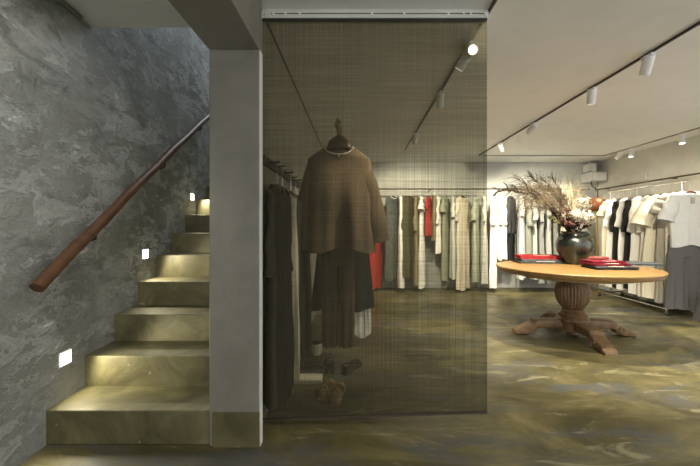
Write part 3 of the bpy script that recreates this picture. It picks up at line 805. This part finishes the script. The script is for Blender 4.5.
# ------------------------------------------------------------------ vase and dried flowers
VXX, VYY = 2.58, 4.0
vs = thing('vase', 'dark green glazed pottery vase in the middle of the round table', 'vase', (VXX, VYY, ZT))
MB().lathe([(.001, 0), (.095, 0), (.105, .01), (.143, .08), (.186, .16), (.204, .23), (.196, .285), (.165, .325), (.135, .34), (.13, .36), (.145, .385), (.14, .39), (.12, .37), (.115, .34), (.001, .3)], 64).build('body', M['glaze'], vs, auto=60)
for a in (.2, 1.75, 3.4, 5.0):
    u = Vector((math.cos(a), math.sin(a), 0))
    MB().tube([u * .14 + Vector((0, 0, .345)), u * .19 + Vector((0, 0, .355)), u * .21 + Vector((0, 0, .33)), u * .195 + Vector((0, 0, .29))], .014, 8).build('lug', M['glaze'], vs)
BR = cloth('dry_stem', (.07, .048, .03)); PLM = cloth('dry_plume', (.15, .115, .075)); PAL = cloth('pale_grass', (.6, .52, .35)); DRD = cloth('dry_dark_red', (.07, .028, .024)); HYD = cloth('white_petals', (.52, .49, .4)); GRN = cloth('dry_leaf', (.15, .14, .05))
ORG = Vector((VXX, VYY, ZT + .36))
def curve(a, b, bow, n=14):
    out = []
    for i in range(n):
        t = i / (n - 1); p = a.lerp(b, t) + bow * math.sin(t * PI)
        out.append(p)
    return out
def spray(target, seed, label, bow=.12, mat=PLM, nfil=130, flen=.26, group='feathery dried sprays in the vase', name='dried_spray', t0=.42, droop=.08, wid=.0016, spreadk=.55):
    r = random.Random(seed); tgt = Vector(target) - ORG
    t = thing(name, label, 'dried flower', ORG, 0, group)
    a = Vector((rnd(r, -.05, .05), rnd(r, -.05, .05), -.05))
    pts = curve(a, tgt, Vector((rnd(r, -.03, .03), rnd(r, -.05, .05), bow)), 18)
    MB().tube(pts, [.0045 - .0035 * i / 17 for i in range(18)], 6).build('stem', BR, t)
    mb = MB()
    for k in range(nfil):
        q = t0 + (1 - t0) * r.random(); i = q * 17; j = min(16, int(i)); p = pts[j].lerp(pts[j + 1], i - j)
        dr = (pts[j + 1] - pts[j]).normalized()
        side = Vector((rnd(r, -1, 1), rnd(r, -1, 1), rnd(r, -.8, 1))); side = (side - dr * side.dot(dr)).normalized()
        l = flen * rnd(r, .5, 1) * (1.15 - .6 * q)
        m1 = p + (dr * .8 + side * spreadk) * l * .5; e = p + (dr * 1.0 + side * spreadk * 1.2) * l + Vector((0, 0, -droop * r.random()))
        mb.tube([p, m1, e], [wid, wid * .9, wid * .4], 3)
    mb.build('plume', mat, t, smooth=False)
    return t
sp = [((515, 178), 3.95, .1), ((520, 190), 3.9, .14), ((530, 176), 4.05, .14), ((535, 186), 3.85, .16), ((541, 179), 4.0, .1), ((548, 187), 3.9, .1), ((522, 200), 3.8, .16), ((536, 197), 4.1, .12), ((552, 178), 4.15, .08), ((545, 200), 3.8, .1), ((528, 208), 3.9, .12), ((557, 190), 3.85, .05), ((512, 187), 4.0, .16)]
for i, ((px, py), d, bw) in enumerate(sp):
    spray(P(px, py, d), 100 + i, 'feathery brown dried spray arching left from the green vase', bw)
for i, ((px, py), d) in enumerate((((567, 174), 4.0), ((573, 176), 4.1), ((578, 183), 3.95), ((570, 188), 3.85), ((563, 185), 3.9), ((580, 192), 4.1))):
    spray(P(px, py, d), 200 + i, 'upright pale straw grass plume standing in the green vase', .02, PAL, 80, .17, 'pale grass plumes in the vase', 'grass_plume', .35, .03, .0014, .45)
r = random.Random(5)
# long bare branch
b0 = ORG + Vector((0, 0, -.03)); ps = [b0, P(555, 215, 3.95), P(543, 198, 3.92), P(530, 193, 3.88), P(518, 192, 3.85), P(508, 189, 3.83), P(500, 191, 3.8), P(493, 196, 3.78)]
brn = thing('bare_branch', 'gnarled bare branch reaching furthest left out of the vase', 'branch', ORG)
pts = []
for a, b in zip(ps, ps[1:]):
    for k in range(4): pts.append(a.lerp(b, k / 4) - ORG + Vector((rnd(r, -.01, .01), rnd(r, -.01, .01), rnd(r, -.012, .012))))
pts.append(ps[-1] - ORG)
MB().tube(pts, [.015 - .006 * i / (len(pts) - 1) for i in range(len(pts))], 7).build('limb', BR, brn)
for i, (a, b) in enumerate((((508, 189), (503, 182)), ((500, 191), (491, 187)), ((518, 192), (512, 184)), ((530, 193), (521, 199)), ((530, 193), (520, 177)), ((512, 190), (505, 196)))):
    pa, pb = P(*a, 3.84) - ORG, P(*b, 3.84) - ORG
    MB().tube([pa, pa.lerp(pb, .5) + Vector((.01, 0, .008)), pb], [.008, .006, .003], 6).build('twig', BR, brn)
def leafy(target, seed, mat, label, group, n=26, ls=.05, name='dried_leaf_stem'):
    r = random.Random(seed); t = thing(name, label, 'dried flower', ORG, 0, group); tgt = Vector(target) - ORG
    pts = curve(Vector((rnd(r, -.05, .05), rnd(r, -.05, .05), -.05)), tgt, Vector((0, 0, .03)), 12)
    MB().tube(pts, [.004 - .002 * i / 11 for i in range(12)], 6).build('stem', BR, t)
    mb = MB()
    for k in range(n):
        i = rnd(r, 3.5, 10.9); j = int(i); p = pts[j].lerp(pts[j + 1], i - j)
        dr = Vector((rnd(r, -1, 1), rnd(r, -1, 1), rnd(r, -.3, 1))).normalized(); u = dr.orthogonal().normalized(); l = ls * rnd(r, .6, 1.2)
        v = dr.cross(u)
        rings = []
        for q, wd in ((0, .08), (.3, .3), (.6, .28), (1, .03)):
            c = p + dr * l * q + v * l * .15 * math.sin(q * PI)
            rings.append([c + u * wd * l, c + v * .05 * l, c - u * wd * l, c - v * .05 * l])
        mb.loft(rings)
    mb.build('leaves', mat, t, smooth=False)
for i, ((px, py), d) in enumerate((((553, 208), 3.85), ((560, 200), 3.9), ((566, 210), 3.8), ((572, 200), 3.95), ((576, 212), 3.8), ((560, 220), 3.8), ((590, 226), 3.85), ((568, 222), 3.75), ((580, 222), 3.75))):
    leafy(P(px, py, d), 300 + i, DRD, 'dark red dried leaf stem filling the middle of the bouquet', 'dark red dried stems in the vase')
for i, ((px, py), d) in enumerate((((556, 214), 4.0), ((550, 218), 3.9), ((574, 192), 4.05), ((565, 196), 4.1))):
    leafy(P(px, py, d), 340 + i, GRN, 'olive dried leaf stem low in the bouquet', 'olive dried stems in the vase', 30, .045)
def bloom(px, py, d, R, label, mat=HYD, seed=1):
    c = P(px, py, d) - ORG; r = random.Random(seed)
    t = thing('dried_hydrangea', label, 'dried flower', ORG, 0, 'white hydrangeas in the vase')
    MB().tube(curve(Vector((.02, .02, -.05)), c, Vector((.03, 0, 0)), 8), .005, 6).build('stem', BR, t)
    mb = MB()
    for k in range(150):
        z = rnd(r, -1, 1); a = rnd(r, 0, 2 * PI); s = math.sqrt(1 - z * z); n = Vector((s * math.cos(a), s * math.sin(a), z))
        p = c + n * R * rnd(r, .7, 1.25); u = n.orthogonal().normalized(); v = n.cross(u); l = R * .2
        tw = rnd(r, 0, 3); uu = u * math.cos(tw) + v * math.sin(tw); vv = v * math.cos(tw) - u * math.sin(tw)
        for q in range(4):
            dd = (uu, vv, -uu, -vv)[q]; sd = n.cross(dd)
            mb.loft([[p - sd * .15 * l, p + sd * .15 * l, p + n * .1 * l], [p + dd * l * .6 - sd * .45 * l + n * .15 * l, p + dd * l * .6 + sd * .45 * l + n * .15 * l, p + dd * l * .6 + n * .3 * l], [p + dd * l - sd * .1 * l + n * .3 * l, p + dd * l + sd * .1 * l + n * .3 * l, p + dd * l + n * .36 * l]])
    mb.ball(c, R * .66, 14, 10, (1, 1, .9), R * .12, r)
    mb.build('petals', mat, t, smooth=False)
bloom(583, 203, 3.95, .075, 'white dried hydrangea head, upper one right of the grass plumes', seed=1)
bloom(586, 217, 3.85, .075, 'white dried hydrangea head, lower right one beside the copper lamp', seed=2)
bloom(577, 215, 3.78, .06, 'cream dried hydrangea head low in front above the vase rim', seed=3)

# ------------------------------------------------------------------ camera and view
cam = bpy.data.cameras.new('camera'); co = bpy.data.objects.new('camera', cam); COL.objects.link(co)
co.location = (0, 0, H); co.rotation_euler = (PI / 2, 0, 0)
cam.sensor_width = 36; cam.sensor_fit = 'HORIZONTAL'; cam.lens = F / 700 * 36
cam.shift_x = -(VX - 350) / 700; cam.shift_y = -(233 - VY) / 700; cam.clip_start = .02
sc.camera = co
vs_ = sc.view_settings
sc.display_settings.display_device = 'sRGB'
vs_.view_transform = 'Standard'; vs_.look = 'None'; vs_.gamma = 1; vs_.exposure = 0.7; vs_.use_curve_mapping = False
try:
    sc.cycles.use_denoising = True; sc.cycles.transparent_max_bounces = 16; sc.cycles.max_bounces = 8
    sc.cycles.sample_clamp_indirect = 6
except Exception: pass
